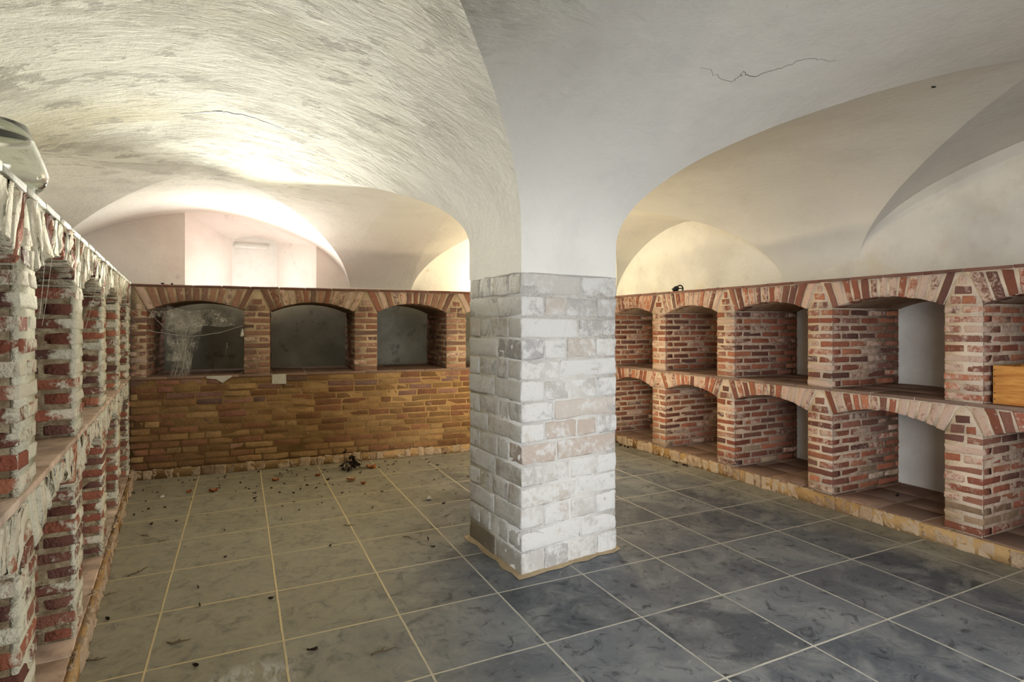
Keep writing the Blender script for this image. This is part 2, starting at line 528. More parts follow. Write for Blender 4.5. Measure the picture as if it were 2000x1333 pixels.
def wall_poly(name, pts, z0, z1, out, th=.12):
    mb = MB()
    for (a, b) in zip(pts[:-1], pts[1:]):
        a = np.array(a); b = np.array(b); o = np.array(out)*th
        n = 14
        for i in range(n):
            p, q = a+(b-a)*i/n, a+(b-a)*(i+1)/n
            mb.quad((*p, z0), (*q, z0), (*q, z1), (*p, z1))
        mb.quad((*(a+o), z0), (*(b+o), z0), (*(b+o), z1), (*(a+o), z1))
        mb.quad((*a, z1), (*b, z1), (*(b+o), z1), (*(a+o), z1))
    return tag(mb.build(name, M['wall'], smooth=False), kind='structure')
wall_poly('wall_left', [(-1.155, -1.1), (-1.20, -.55), (-1.45, 2.60), (-1.50, 3.25), (-1.76, 6.95)], 0, 2.85, (-1, 0))
wall_poly('wall_right', [(4.79, 6.64), (4.79, -1.1)], 0, 2.95, (1, 0))

# back wall with two splayed openings above the ledge
def YB(x): return 6.95+(x+1.76)*(6.64-6.95)/(4.79+1.76)
def lun(x):
    for k in ('BL', 'BR'):
        b = BAYS[k]; x0, x1 = b['c'][3][0], b['c'][2][0]
        if x0 <= x <= x1:
            return zY(b, 2*(x-x0)/(x1-x0)-1, 1)
    return 1.72
def back_wall():
    mb = MB()
    OPEN = [(-.53, .78, -.09, .40, 7.52, 2.38), (2.66, 3.62, 2.95, 3.35, 7.3, 2.3)]
    sill = 1.73
    xs = sorted(set([-1.76, 4.79]+[o[0] for o in OPEN]+[o[1] for o in OPEN]))
    for a, b in zip(xs[:-1], xs[1:]):
        isop = any(o[0] <= (a+b)/2 <= o[1] for o in OPEN)
        n = 12
        for i in range(n):
            p, q = a+(b-a)*i/n, a+(b-a)*(i+1)/n
            mb.quad((p, YB(p), 0), (q, YB(q), 0), (q, YB(q), sill), (p, YB(p), sill))
            if not isop:
                mb.quad((p, YB(p), sill), (q, YB(q), sill), (q, YB(q), 2.9), (p, YB(p), 2.9))
    for (a, b, c, d, y, zt) in OPEN:
        mb.quad((a, YB(a), sill), (b, YB(b), sill), (d, y, sill), (c, y, sill))
        mb.quad((a, YB(a), sill), (c, y, sill), (c, y, 2.9), (a, YB(a), 2.9))
        mb.quad((b, YB(b), sill), (d, y, sill), (d, y, 2.9), (b, YB(b), 2.9))
        for xx in (c, d): mb.quad((xx, y, sill), (xx, y+.16, sill), (xx, y+.16, 2.9), (xx, y, 2.9))
        n = 16; V = []; Fs = []
        for i in range(n+1):
            t = i/n
            x0 = a+(b-a)*t; x1 = c+(d-c)*t
            z0 = lun(x0)+.004; z1 = zt+.05*math.sin(math.pi*t)
            for k in range(5):
                s = k/4
                V.append((x0+(x1-x0)*s, YB(x0)+(y-YB(x0))*s, z0+(z1-z0)*s))
            V.append((x1, y+.17, z1))
        for i in range(n):
            for k in range(5): Fs.append((i*6+k, i*6+k+1, (i+1)*6+k+1, (i+1)*6+k))
        mb.add(V, Fs)
        # end of the recess, the window sits in it
        mb.quad((c-.1, y+.16, sill-.1), (d+.1, y+.16, sill-.1), (d+.1, y+.16, 2.9), (c-.1, y+.16, 2.9))
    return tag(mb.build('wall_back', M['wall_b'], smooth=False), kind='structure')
back_wall()

def window(n, x0, x1, y, z0, z1, bar):
    root = empty('window_%d' % n, ((x0+x1)/2, y, z0)); tag(root, kind='structure')
    w = (x1-x0)/2; h = z1-z0
    mb = MB(); k = 12; V = []
    rise = .05
    for yy in (.06, .085):
        V.append((-w, yy, 0)); V.append((w, yy, 0))
        for i in range(k+1):
            t = i/k; V.append((w-2*w*t, yy, h-rise+rise*math.sin(math.pi*t)))
    nn = k+3
    Fs = [tuple(range(nn)), tuple(range(nn, 2*nn))[::-1]]+[(i, i+nn, (i+1) % nn+nn, (i+1) % nn) for i in range(nn)]
    mb.add(V, Fs); mb.build('panel', M['paint'], root, smooth=False)
    mb = MB()
    for s in (-1, 1): mb.box(s*w-.022, s*w+.022, .02, .06, 0, h-.03)
    mb.box(-w, w, .02, .06, 0, .03)
    mb.build('frame', M['paint'], root, smooth=False)
    if bar:
        mb = MB(); mb.tube([(-w*.92, .0, h-.155), (-w*.8, -.01, h-.158), (w*.5, -.01, h-.162), (w*.6, 0, h-.16)], .014, 10)
        mb.build('bar', M['paint'], root)
    return root
window(1, -.09, .40, 7.52, 1.73, 2.46, True)
window(2, 2.95, 3.35, 7.3, 1.73, 2.37, False)

# rear wall behind the viewer: two unseen doorways, made up to hold the fill lights
mb = MB()
ADDED_DOORS = [(-.7, .9), (2.3, 4.3)]
xs = [-1.16, -.7, .9, 2.3, 4.3, 4.79]
for i, (a, b) in enumerate(zip(xs[:-1], xs[1:])):
    mb.box(a, b, -1.22, -1.1, 0 if i % 2 == 0 else 2.3, 2.95)
tag(mb.build('wall_rear', M['wall'], smooth=False), kind='structure')
mb = MB()
mb.quad((-1.3, -1.15, 2.6), (4.9, -1.15, 2.6), (4.9, -.4, 2.6), (-1.3, -.4, 2.6))
tag(mb.build('trim_1', M['wall'], smooth=False), kind='structure')

# ------------------------------------------------------------------ brick racks
PAL_RED = [srgb(162, 100, 76), srgb(150, 90, 70), srgb(138, 85, 66), srgb(124, 80, 66), srgb(172, 112, 84), srgb(112, 78, 68), srgb(156, 106, 86), srgb(130, 90, 76)]
PAL_DUSTY = [srgb(152, 114, 94), srgb(142, 106, 88), srgb(130, 98, 84), srgb(160, 122, 100), srgb(120, 94, 82), srgb(148, 102, 82)]
PAL = PAL_RED
PAL_OCH = [srgb(148, 114, 74), srgb(136, 102, 66), srgb(156, 122, 80), srgb(128, 92, 62), srgb(140, 98, 70), srgb(160, 128, 86)]
def bcol(wash, pal=None, spread=.12):
    pal = pal or PAL
    c = np.array(pal[rng.integers(len(pal))])*rng.uniform(.8, 1.2)
    w = np.clip(wash+rng.normal(0, spread), 0, 1.1)
    return (*c, w)

def pier(parent, xa, xb, za, zb, depth, mats, wash_f, wash_s, pal_low=None, fan=None, name='pier'):
    mb = MB(); g = .018; iw = max(0, wash_s)
    mb.box(xa+.0035, xb-.0035, .006, depth, za, zb, (1, 1, 1, 1), mi=1)
    mb.box(xa+.003, xb-.003, .0035, .02, za, zb, (1, 1, 1, 0), mi=1)
    n = max(1, round((zb-za)/.0615)); ch = (zb-za)/n
    w = xb-xa
    for k in range(n):
        z0, z1 = za+k*ch+g/2, za+(k+1)*ch-g/2
        low = pal_low if (pal_low and z0 < .24) else PAL
        if k % 2 == 0:
            brick(mb, xa, xb, 0, .1, z0, z1, col=bcol(wash_f, low), inner_wash=iw); y = .1+g
        else:
            m = xa+w*rng.uniform(.42, .58)
            brick(mb, xa, m-g/2, 0, .2, z0, z1, col=bcol(wash_f, low), seg=(3, 3, 3), inner_wash=iw)
            brick(mb, m+g/2, xb, 0, .2, z0, z1, col=bcol(wash_f, low), seg=(3, 3, 3), inner_wash=iw); y = .2+g
        while y < depth-.03:
            l = min(rng.uniform(.18, .225), depth-y)
            if depth-(y+l) < .05: l = depth-y
            cc = bcol(wash_s, low)
            brick(mb, xa, xa+.06, y, y+l, z0, z1, col=cc, seg=(2, 4, 3))
            brick(mb, xb-.06, xb, y, y+l, z0, z1, col=bcol(wash_s, low), seg=(2, 4, 3)); y += l+g
    if fan:                                     # small cut bricks between two arches
        zt, tan_l, tan_r, dd = fan
        mb.box(xa+.004, xb-.004, .005, dd, zb, zt, mi=1)
        z = zb+.004
        while z < zt-.025:
            z1 = min(z+.05, zt-.004)
            l, r_ = xa+tan_l*(z1-zb)*1.0+.012, xb-tan_r*(z1-zb)-.012
            if r_-l < .03: break
            if r_-l > .13:
                m = (l+r_)/2+rng.uniform(-.02, .02)
                brick(mb, l, m-.005, 0, .1, z, z1, col=bcol(wash_f), seg=(3, 2, 3)); brick(mb, m+.005, r_, 0, .1, z, z1, col=bcol(wash_f), seg=(3, 2, 3))
            else: brick(mb, l, r_, 0, .1, z, z1, col=bcol(wash_f), seg=(3, 2, 3))
            z = z1+.011
    return mb.build(name, mats, parent)

def arch(parent, x0, x1, zs, rise, zt, depth, mats, wash, ext=.10, rough=0.0):
    mb = MB()
    a = (x1-x0)/2; xc = (x0+x1)/2
    R = (a*a+rise*rise)/(2*rise); zc = zs+rise-R; ph = math.asin(a/R)
    n = round(2*ph*R/.0605)
    for i in range(n):
        p0 = -ph+2*ph*i/n; p1 = -ph+2*ph*(i+1)/n
        gap = .0075/R*(1+rng.normal(0, .25)); p0 += gap; p1 -= gap
        C = np.zeros((2, 2, 2, 3)); dz = rng.uniform(-.004, .006)
        for ii, p in enumerate((p0, p1)):
            for kk in (0, 1):
                rho = R-.001+rng.uniform(-.002, .003) if kk == 0 else (zt-.004+dz-zc)/math.cos(p)
                for jj, y in enumerate((rng.uniform(-.006, .002), .11)):
                    C[ii, jj, kk] = (xc+rho*math.sin(p), y, zc+rho*math.cos(p))
        hexa(mb, C, r=.006, col=bcol(wash), seg=(3, 2, 5), jit=.0016+rough, wob=.003)
    m = 28; V = []; Fs = []
    for i in range(m+1):
        x = x0-ext+(x1-x0+2*ext)*i/m
        xi = min(max(x, x0), x1)
        zb = zc+math.sqrt(R*R-(xi-xc)**2)+.003
        # outside the opening the body follows the last radial joint
        if x < x0 or x > x1:
            over = (x0-x) if x < x0 else (x-x1)
            zb = min(zs+over/math.tan(ph), zt-.002)
        for (y, z) in ((.004, zb), (.004, zt), (depth, zt), (depth, zb), (.05, zb)):
            V.append((x, y, z))
    for i in range(m):
        for k in range(5):
            Fs.append((i*5+k, i*5+(k+1) % 5, (i+1)*5+(k+1) % 5, (i+1)*5+k))
    mb.add(V, Fs, [(1, 1, 1, 1 if v[1] > .03 else 0) for v in V], mi=1)
    return mb.build('arch', mats, parent), math.tan(ph)

def slabs(parent, name, x0, x1, y0, y1, z0, z1, pal, tw=.3, rows=3):
    mb = MB()
    mb.box(x0, x1, y0+.01, y1, z0+.001, z1-.004, mi=1)
    x = x0
    while x < x1-.02:
        w = min(tw*rng.uniform(.94, 1.06), x1-x)
        if x1-(x+w) < .08: w = x1-x
        for r_ in range(rows):
            ya, yb = y0+(y1-y0)*r_/rows, y0+(y1-y0)*(r_+1)/rows
            c = np.array(pal[rng.integers(len(pal))])*rng.uniform(.85, 1.15)
            brick(mb, x+.003, x+w-.003, ya+.002, yb-.002, z0, z1, col=(*c, 0), r=.004, jit=.0006, wob=.002, seg=(4, 3, 3))
        x += w
    return mb.build(name, [M['tile_red'], M['mortar']], parent)

def kerb_row(parent, x0, x1, y0, y1, h, mats, pal):
    mb = MB(); mb.box(x0, x1, y0+.004, y1, 0, h-.006, mi=1)
    x = x0
    while x < x1-.01:
        w = min(rng.uniform(.05, .13), x1-x)
        brick(mb, x+.0015, x+w-.0015, y0+rng.uniform(-.004, .006), y1, 0, h+rng.uniform(-.010, .002), col=bcol(.6, pal), r=.009, jit=.0032, wob=.010, seg=(6, 3, 6))
        x += w
    return mb.build('kerb', mats, parent)

TERRA = [srgb(140, 112, 94), srgb(132, 106, 90), srgb(148, 120, 102), srgb(124, 100, 86)]
LEDGE = [srgb(116, 72, 60), srgb(104, 66, 56), srgb(126, 82, 68)]
KPAL = [srgb(162, 136, 108), srgb(152, 126, 100), srgb(170, 146, 118), srgb(146, 116, 92)]

def rack(root, piers, depth, top, zsu, apu, two, mats, kmats, wash_f, wash_s, wash_a, x0, x1,  mid=.895, kh=.1, zsl=.697, apl=.775, rough=0.0, wall_pal=None, pal_low=None, led_pal=None, terra=None):
    """piers: list of (xa, xb); openings lie between them"""
    led = .02
    zt = top-led
    def arches(zs, ap, zt_):
        tans = []
        for (p, q) in zip(piers[:-1], piers[1:]):
            _, tn = arch(root, p[1], q[0], zs, ap-zs, zt_, depth, mats, wash_a, .095, rough)
            tans.append(tn)
        return [(tans[max(i-1, 0)], tans[min(i, len(tans)-1)]) for i in range(len(piers))]
    tu = arches(zsu, apu, zt)
    for (p, t) in zip(piers, tu):
        pier(root, p[0], p[1], mid, zsu, depth, mats, wash_f, wash_s, None, (zt, t[0], t[1], depth))
    if two:
        tl = arches(zsl, apl, mid-.022)
        for (p, t) in zip(piers, tl):
            pier(root, p[0], p[1], kh, zsl, depth, mats, wash_f*.8, wash_s, pal_low, (mid-.022, t[0], t[1], depth))
        slabs(root, 'niche_floor', x0, x1, -.005, depth, kh-.022, kh, terra or TERRA, .3)
        kerb_row(root, x0, x1, -.03, .0, kh, kmats, KPAL)
    else:
        mb = MB(); mb.box(x0, x1, .004, depth, 0, mid-.02, mi=1)
        n = round((mid-.02-kh)/.0595); ch = (mid-.02-kh)/n
        for k in range(n):
            x = x0-rng.uniform(0, .12)
            while x < x1-.01:
                w = rng.uniform(.20, .27) if rng.random() < .8 else rng.uniform(.10, .14)
                xa, xb = max(x, x0), min(x+w, x1)
                if xb-xa > .03:
                    pal = PAL if rng.random() < np.clip((k-n*.55)/n*1.2+.04, .04, .5) else wall_pal
                    brick(mb, xa, xb-.011, rng.uniform(-.002, .003), .1, kh+k*ch+.005, kh+(k+1)*ch-.006, col=bcol(.14, pal, .10))
                x += w
        mb.build('lower_wall', [M['brick'], M['mortar_ochre']], root)
        kerb_row(root, x0, x1, -.03, .0, kh, kmats, KPAL)
    slabs(root, 'shelf', x0, x1, -.006, depth, mid-.022, mid, terra or TERRA, .29)
    slabs(root, 'ledge', x0, x1, -.008, depth, zt, top, led_pal or LEDGE, .24)

# right-hand rack: local x runs towards the viewer, local y into the wall
RY0 = 5.72
right = empty('brick_wine_rack', (3.96, RY0, 0), -math.pi/2,
  'long two-tier red brick wine rack of arched niches along the right-hand wall', 'wine rack', 'brick wine racks')
edges = [(5.72, 5.53), (4.823, 4.62), (3.913, 3.708), (2.985, 2.783), (2.038, 1.833), (1.095, .89), (.15, -.055)]
rack(right, [(RY0-a, RY0-b) for a, b in edges], .815, 1.705, 1.485, 1.556, True, [M['brick'], M['mortar']], [M['kerb'], M['mortar_ochre']],
     .46, .33, .46, 0, RY0+.055, pal_low=KPAL+PAL)

# back rack
PAL = PAL_DUSTY
BA = -math.atan(.055)
BX0 = -.872
back = empty('brick_wine_rack', (BX0, 5.88-.055*BX0, 0), BA,
  'back wall brick rack with one row of dark arched niches above plain ochre brickwork', 'wine rack', 'brick wine racks')
be = [(BX0, -.751), (.028, .252), (1.033, 1.256), (1.98, 2.2), (2.93, 3.15), (3.80, 3.93)]
cb = 1/math.cos(BA)
rack(back, [((a-BX0)*cb, (b-BX0)*cb) for a, b in be], .86, 1.725, 1.495, 1.585, False, [M['brick'], M['mortar_back']], [M['kerb'], M['mortar_ochre']],
     .36, .26, .38, 0, (3.93-BX0)*cb, mid=.90, kh=.082, wall_pal=PAL_OCH)

# left rack
PAL = PAL_RED
LA = math.atan2(.083, .946)
lx0, ly0 = -.516, 1.876
ld = np.array([-math.sin(LA), math.cos(LA)])
org = np.array([lx0, ly0])-2*.95*ld
left = empty('brick_wine_rack', (org[0], org[1], 0), math.pi/2+LA,
  'two-tier brick wine rack with flaking limewash on the left beside the camera', 'wine rack', 'brick wine racks')
rack(left, [(i*.95, i*.95+.209) for i in range(7)], .81, 1.735, 1.515, 1.60, True, [M['brick_left'], M['mortar_left']], [M['kerb'], M['mortar_ochre']],
     .64, .14, .68, 0, 6*.95+.209+.05, mid=.915, zsl=.71, apl=.80, rough=.002, led_pal=[srgb(206, 206, 186), srgb(190, 188, 166)], terra=[srgb(204, 178, 154), srgb(196, 170, 146), srgb(210, 188, 166)])

# ------------------------------------------------------------------ the pillar
PC = [np.array(p) for p in ((1.367, 2.747), (2.059, 2.845), (2.017, 3.506), (1.325, 3.408))]
def pq(a, b, e=0.0):
    return PC[0]*(1-a)*(1-b)+PC[1]*a*(1-b)+PC[2]*a*b+PC[3]*(1-a)*b
def make_pillar():
    ctr = sum(PC)/4
    root = empty('pillar', (ctr[0], ctr[1], 0), 0, 'square whitewashed stone pillar in the middle of the floor carrying the vaults', 'pillar')
    W = .695; g = .006
    STONE = [srgb(178, 174, 168), srgb(170, 166, 160), srgb(186, 181, 172), srgb(166, 163, 160), srgb(184, 174, 162)]
    mb = MB()
    def cor(a0, a1, b0, b1, z0, z1):
        C = np.zeros((2, 2, 2, 3))
        for i, a in enumerate((a0, a1)):
            for j, b in enumerate((b0, b1)):
                for k, z in enumerate((z0, z1)):
                    p = pq(a, b)-ctr; C[i, j, k] = (p[0], p[1], z)
        return C
    zs = [0]
    hts = [.125, .118, .12, .112, .118, .12, .108, .115, .118, .112, .12, .115, .12, .126]
    for h in hts: zs.append(zs[-1]+h)
    sc = 1.65/zs[-1]; zs = [z*sc for z in zs]
    e = .004/W
    # inner mortar body
    V = []
    for z in (0, 1.65):
        for (a, b) in ((e, e), (1-e, e), (1-e, 1-e), (e, 1-e)):
            p = pq(a, b)-ctr; V.append((p[0], p[1], z))
    mb.add(V, [(0, 1, 5, 4), (1, 2, 6, 5), (2, 3, 7, 6), (3, 0, 4, 7), (4, 5, 6, 7)], mi=1)
    t = .22
    for k in range(len(hts)):
        z0, z1 = zs[k]+g, zs[k+1]-g*.6
        if k == 0: z0 = .0
        def scol():
            c = np.array(STONE[rng.integers(len(STONE))])*rng.uniform(.88, 1.05)
            return (*c, np.clip(.60+rng.normal(0, .07), 0, 1))
        s = rng.uniform(.36, .64)
        if k % 2: s = rng.uniform(.3, .45) if s > .5 else rng.uniform(.55, .7)
        kw = dict(r=.009, jit=.002, wob=.006)
        # four sides, pinwheel so that each corner stone turns the corner
        cuts = [t, 1] if k % 2 else [0, 1-t]
        gg = g/W
        # front (b 0..t) and rear
        def run(c0, c1, side):
            n = 2; m = c0+(c1-c0)*s
            if side == 0 and k in (5, 6): kc = (*srgb(178, 164, 150), .45)
            else: kc = None
            for (p, q) in ((c0, m), (m, c1)):
                p2 = p+(gg if p > 0 else 0); q2 = q-(gg if q < 1 else 0)
                col = kc or scol()
                if side == 3 and k == 0 and q > .6: col = (*srgb(122, 112, 94), .34)
                if side == 0: C = cor(p2, q2, 0, t, z0, z1)
                elif side == 2: C = cor(p2, q2, 1-t, 1, z0, z1)
                elif side == 3: C = cor(0, t, p2, q2, z0, z1)
                else: C = cor(1-t, 1, p2, q2, z0, z1)
                hexa(mb, C, col=col, seg=(7, 7, 5), **kw)
        if k % 2: run(0, 1, 0); run(0, 1, 2); run(t, 1-t, 3); run(t, 1-t, 1)
        else: run(t, 1-t, 0); run(t, 1-t, 2); run(0, 1, 3); run(0, 1, 1)
    mb.build('stone_shaft', [M['pillar'], M['pillar_mortar']], root)
    mb = MB(); n = 8; e2 = -.001
    V = []; Fs = []
    ring = [(a/n, 0) for a in range(n)]+[(1, a/n) for a in range(n)]+[(1-a/n, 1) for a in range(n)]+[(0, 1-a/n) for a in range(n)]
    zz = [1.645, 1.7, 1.8, 1.95, 2.3]
    for z in zz:
        for (a, b) in ring:
            p = pq(a, b)-ctr
            V.append((p[0], p[1], z+(.006*math.sin(a*9+b*13) if z == zz[0] else 0)))
    R_ = len(ring)
    for i in range(len(zz)-1):
        for j in range(R_): Fs.append((i*R_+j, i*R_+(j+1) % R_, (i+1)*R_+(j+1) % R_, (i+1)*R_+j))
    Fs.append(tuple(range(R_))[::-1])
    mb.add(V, Fs); mb.build('plaster_cap', M['ceiling'], root, smooth=False)
    # sandy mortar skirt at the foot
    mb = MB(); V = []; Fs = []
    for (ee, z) in ((-.045, .003), (-.022, .007), (.01, .013)):
        for (a, b) in ring:
            w = 1+.35*math.sin(a*23+b*31)
            p = pq(a+(2*a-1)*(-ee)*w, b+(2*b-1)*(-ee)*w)-ctr; V.append((p[0], p[1], z))
    for i in range(2):
        for j in range(R_): Fs.append((i*R_+j, i*R_+(j+1) % R_, (i+1)*R_+(j+1) % R_, (i+1)*R_+j))
    mb.add(V, Fs); mb.build('mortar_skirt', M['skirt'], root)
make_pillar()

# ------------------------------------------------------------------ objects
def P_right(Y, din, z): return (3.96+din, Y, z)

# glass vessel on the left ledge
def vessel():
    c = Vector((lx0, ly0, 0))+Vector((ld[0], ld[1], 0))*.235+Vector((-math.cos(LA), -math.sin(LA), 0))*.12
    root = empty('glass_vase', (c.x, c.y, 1.741), 0, 'clear round bellied glass vase standing on top of the left brick rack', 'vase')
    outer = [(.001, .0), (.07, .0), (.098, .008), (.116, .026), (.124, .05), (.122, .072), (.112, .105), (.098, .142), (.083, .185)]
    inner = [(.078, .186), (.092, .142), (.106, .105), (.116, .072), (.118, .05), (.110, .03), (.09, .016), (.05, .010), (.001, .009)]
    outer = [(a*1.16, b*1.06) for a, b in outer]; inner = [(a*1.16, b*1.06) for a, b in inner]
    mb = MB(); mb.lathe(outer+inner, 56); mb.build('bowl', M['glass'], root)
    return root
vessel()

# wooden crate in the right rack's nearest niche
def crate():
    root = empty('wooden_crate', P_right(1.49, .19, .9), -math.pi/2, 'orange pine wooden box in the upper niche at the right edge of the photo', 'wooden box')
    w, d, h, t = .31, .15, .225, .014
    mb = MB(); mb.box(-w, w, -d, -d+t, 0, h); mb.build('front_panel', M['wood'], root, False)
    mb = MB(); mb.box(-w, w, d-t, d, 0, h); mb.build('back_panel', M['wood'], root, False)
    for s in (-1, 1):
        mb = MB(); mb.box(s*w-(t if s > 0 else 0), s*w+(0 if s > 0 else t), -d+t, d-t, 0, h); mb.build('side_panel', M['wood'], root, False)
    mb = MB(); mb.box(-w+t, w-t, -d+t, d-t, .002, .014); mb.build('bottom_panel', M['wood'], root, False)
    for s in (-1, 1):
        for k in range(5):
            mb = MB(); z = .02+k*.046+rng.uniform(-.006, .006)
            mb.tube([(s*(w-.008), -d-.0015, z), (s*(w-.008), -d+.004, z)], .0035, 8); mb.build('nail', M['iron'], root, False)
crate()

# black fitting on the right ledge
def fitting():
    root = empty('lamp_fitting', (4.27, 4.76, 1.706), math.radians(-30), 'small black metal lamp fitting with a looped clip on the right-hand ledge', 'lamp fitting')
    mb = MB()
    ax = Vector((-.75, 0, -.55)).normalized()
    c0 = Vector((-.008, 0, .068))
    mb.tube([c0, c0+ax*.012, c0+ax*.013, c0+ax*.066], [.018, .02, .027, .027], 16); mb.build('socket', M['iron'], root)
    mb = MB()
    pts = [(.012+.030*math.cos(t), 0, .050+.036*math.sin(t)) for t in np.linspace(0, 2*math.pi, 22)[:-1]]
    mb.tube(pts, .008, 8, closed=True); mb.build('clip', M['iron'], root)
    mb = MB(); mb.tube([(.022, 0, .022), (.024, .0, .001)], [.010, .028], 12); mb.build('foot', M['iron'], root)
    mb = MB(); mb.tube([(.034, 0, .054), (-.012, 0, .05)], .006, 8); mb.build('arm', M['iron'], root)
fitting()

# scrap and broken plaster under the second niche
def slab_thing(name, x, z, w, h, t, label, cat, mat, poly=None, proud=.006):
    o = Vector((BX0, 5.88-.055*BX0, 0))
    root = MB()
    pl = poly or [(-w/2, 0), (w/2, -.004), (w/2-.004, h), (-w/2+.003, h-.003)]
    n = len(pl)
    V = [(p[0], -proud, p[1]) for p in pl]+[(p[0], t-proud, p[1]) for p in pl]
    root.add(V, [tuple(range(n)), tuple(range(n, 2*n))[::-1]]+[(i, i+n, (i+1) % n+n, (i+1) % n) for i in range(n)])
    ob = root.build(name, mat, smooth=False)
    lx = (x-BX0)*cb
    ob.location = (o.x+lx*math.cos(BA), o.y+lx*math.sin(BA), z); ob.rotation_euler = (0, 0, BA)
    return tag(ob, label, cat)
slab_thing('plaster_tile', .333, .803, .128, .092, .02, 'pale square plaster tile set in the back wall below the middle niche', 'tile', M['chalk'], proud=.010)
slab_thing('plaster_scrap', -.18, .84, .2, .05, .02, 'broken pale plaster patch on the back wall below the left niche', 'plaster scrap', M['chalk'],
           [(-.1, .035), (-.02, .025), (.03, -.012), (.06, .012), (.11, .045), (.1, .056), (-.1, .056)], proud=.008)

# cobwebs ----------------------------------------------------------------
def back_local(x, y, z):
    lx = (x-BX0)*cb
    return Vector((BX0+lx*math.cos(BA)-y*math.sin(BA), 5.88-.055*BX0+lx*math.sin(BA)+y*math.cos(BA), z))
def cobweb():
    root = empty('cobweb', back_local(-.55, .06, 1.3), 0, 'dusty torn cobweb hanging across the left niche of the back wall', 'cobweb')
    o = root.location
    def sheet(pts, nx, ny, amp):
        V = []; Fs = []
        for i in range(nx+1):
            for j in range(ny+1):
                u, v = i/nx, j/ny
                a = pts[0]*(1-u)*(1-v)+pts[1]*u*(1-v)+pts[2]*u*v+pts[3]*(1-u)*v
                sag = -.03*math.sin(math.pi*u)*(1-v*.5)
                V.append(tuple(a-o+Vector((0, amp*mnoise.noise(a*7), sag+amp*.6*mnoise.noise(a*6+Vector((3, 3, 3)))))))
        for i in range(nx):
            for j in range(ny): Fs.append((i*(ny+1)+j, (i+1)*(ny+1)+j, (i+1)*(ny+1)+j+1, i*(ny+1)+j+1))
        return V, Fs
    B = back_local
    mb = MB()
    V, F_ = sheet([B(-.74, .03, 1.44), B(.02, .06, 1.36), B(-.05, .12, 1.50), B(-.72, .1, 1.53)], 26, 8, .05); mb.add(V, F_)
    V, F_ = sheet([B(-.58, .05, .86), B(-.42, .06, .92), B(-.36, .1, 1.40), B(-.62, .06, 1.42)], 12, 26, .06); mb.add(V, F_)
    V, F_ = sheet([B(-.60, .0, 1.05), B(-.36, .04, 1.12), B(-.30, .02, 1.48), B(-.60, .03, 1.52)], 12, 20, .07); mb.add(V, F_)
    mb.build('veil', M['veil'], root)
    mb = MB()
    def strand(a, b, sag, r_):
        pts = []
        for i in range(13):
            t = i/12; p = a.lerp(b, t)-o; p.z -= sag*4*t*(1-t); p += Vector((rng.normal(0, .002), rng.normal(0, .002), rng.normal(0, .002))); pts.append(p)
        mb.tube(pts, r_, 4)
    strand(B(-.75, .02, 1.32), B(-.42, .05, 1.26), .01, .0022); strand(B(-.42, .05, 1.26), B(.02, .03, 1.36), .02, .0022)
    strand(B(-.86, -.05, 1.5), B(-.74, .02, 1.42), .01, .0016); strand(B(-.74, .02, 1.5), B(-.55, .03, 1.30), .03, .0014)
    for i in range(16):
        a = B(rng.uniform(-.62, -.38), rng.uniform(0, .1), rng.uniform(1.1, 1.45)); b = B(rng.uniform(-.6, -.42), rng.uniform(0, .1), rng.uniform(.86, 1.1))
        strand(a, b, .0, .0010)
    for i in range(2):
        a = B(rng.uniform(-.15, -.1), .08, 1.2); b = a+Vector((rng.uniform(-.03, .03), 0, -rng.uniform(.05, .14))); strand(a, b, 0, .0014)
    mb.build('strand', M['thread'], root)
cobweb()

def left_pt(t, o_, z):
    """t metres along the left rack from its second visible pier, o_ metres out of its face"""
    p = np.array([lx0, ly0])+ld*t+np.array([math.cos(LA), math.sin(LA)])*o_
    return Vector((p[0], p[1], z))
for i, (a, b, lab) in enumerate([
    (left_pt(.30, .004, 1.56), left_pt(.22, .004, 1.38), 'thin dusty cobweb thread slanting across the nearest upper left niche'),
    (left_pt(.42, .004, 1.585), left_pt(.26, .004, 1.36), 'long cobweb thread hanging from the nearest upper left arch'),
    (left_pt(1.62, .004, 1.58), left_pt(1.18, .004, 1.34), 'long cobweb thread across the second upper left niche from the camera')]):
    mb = MB(); mb.tube([a.lerp(b, k/8)-Vector((0, 0, .01*math.sin(math.pi*k/8))) for k in range(9)], .0006, 5)
    tag(mb.build('cobweb_strand', M['thread']), lab, 'cobweb')

# cracks in the plaster
def crack(pts, r_):
    P_ = []
    for (a, b) in zip(pts[:-1], pts[1:]):
        for k in range(8):
            t = k/8; x = a[0]+(b[0]-a[0])*t+rng.normal(0, .006); y = a[1]+(b[1]-a[1])*t+rng.normal(0, .006)
            q = vault_z(x, y)
            if q is not None: P_.append(q)
    if len(P_) > 3:
        mb = MB(); mb.tube(P_, [r_*(.4+.6*math.sin(math.pi*i/(len(P_)-1))) for i in range(len(P_))], 5)
        mb.build('crack', M['iron'], ceiling)
bpy.context.view_layer.update()
def ceil_pt(px, py, z=2.58):
    F, th, H = 1110.0, math.atan2(530, 1110), 1.36
    zc = -F*(z-H)/(py-636); xc = (px-1000)/F*zc
    return zc*math.sin(th)+xc*math.cos(th), zc*math.cos(th)-xc*math.sin(th)
crack([ceil_pt(1370, 92), ceil_pt(1430, 122), ceil_pt(1450, 112), ceil_pt(1475, 118), ceil_pt(1520, 111), ceil_pt(1570, 102), ceil_pt(1642, 111)], .0013)
crack([ceil_pt(1819, 187), ceil_pt(1825, 190)], .006)
crack([ceil_pt(352, 213), ceil_pt(430, 212), ceil_pt(500, 222), ceil_pt(590, 248)], .0025)

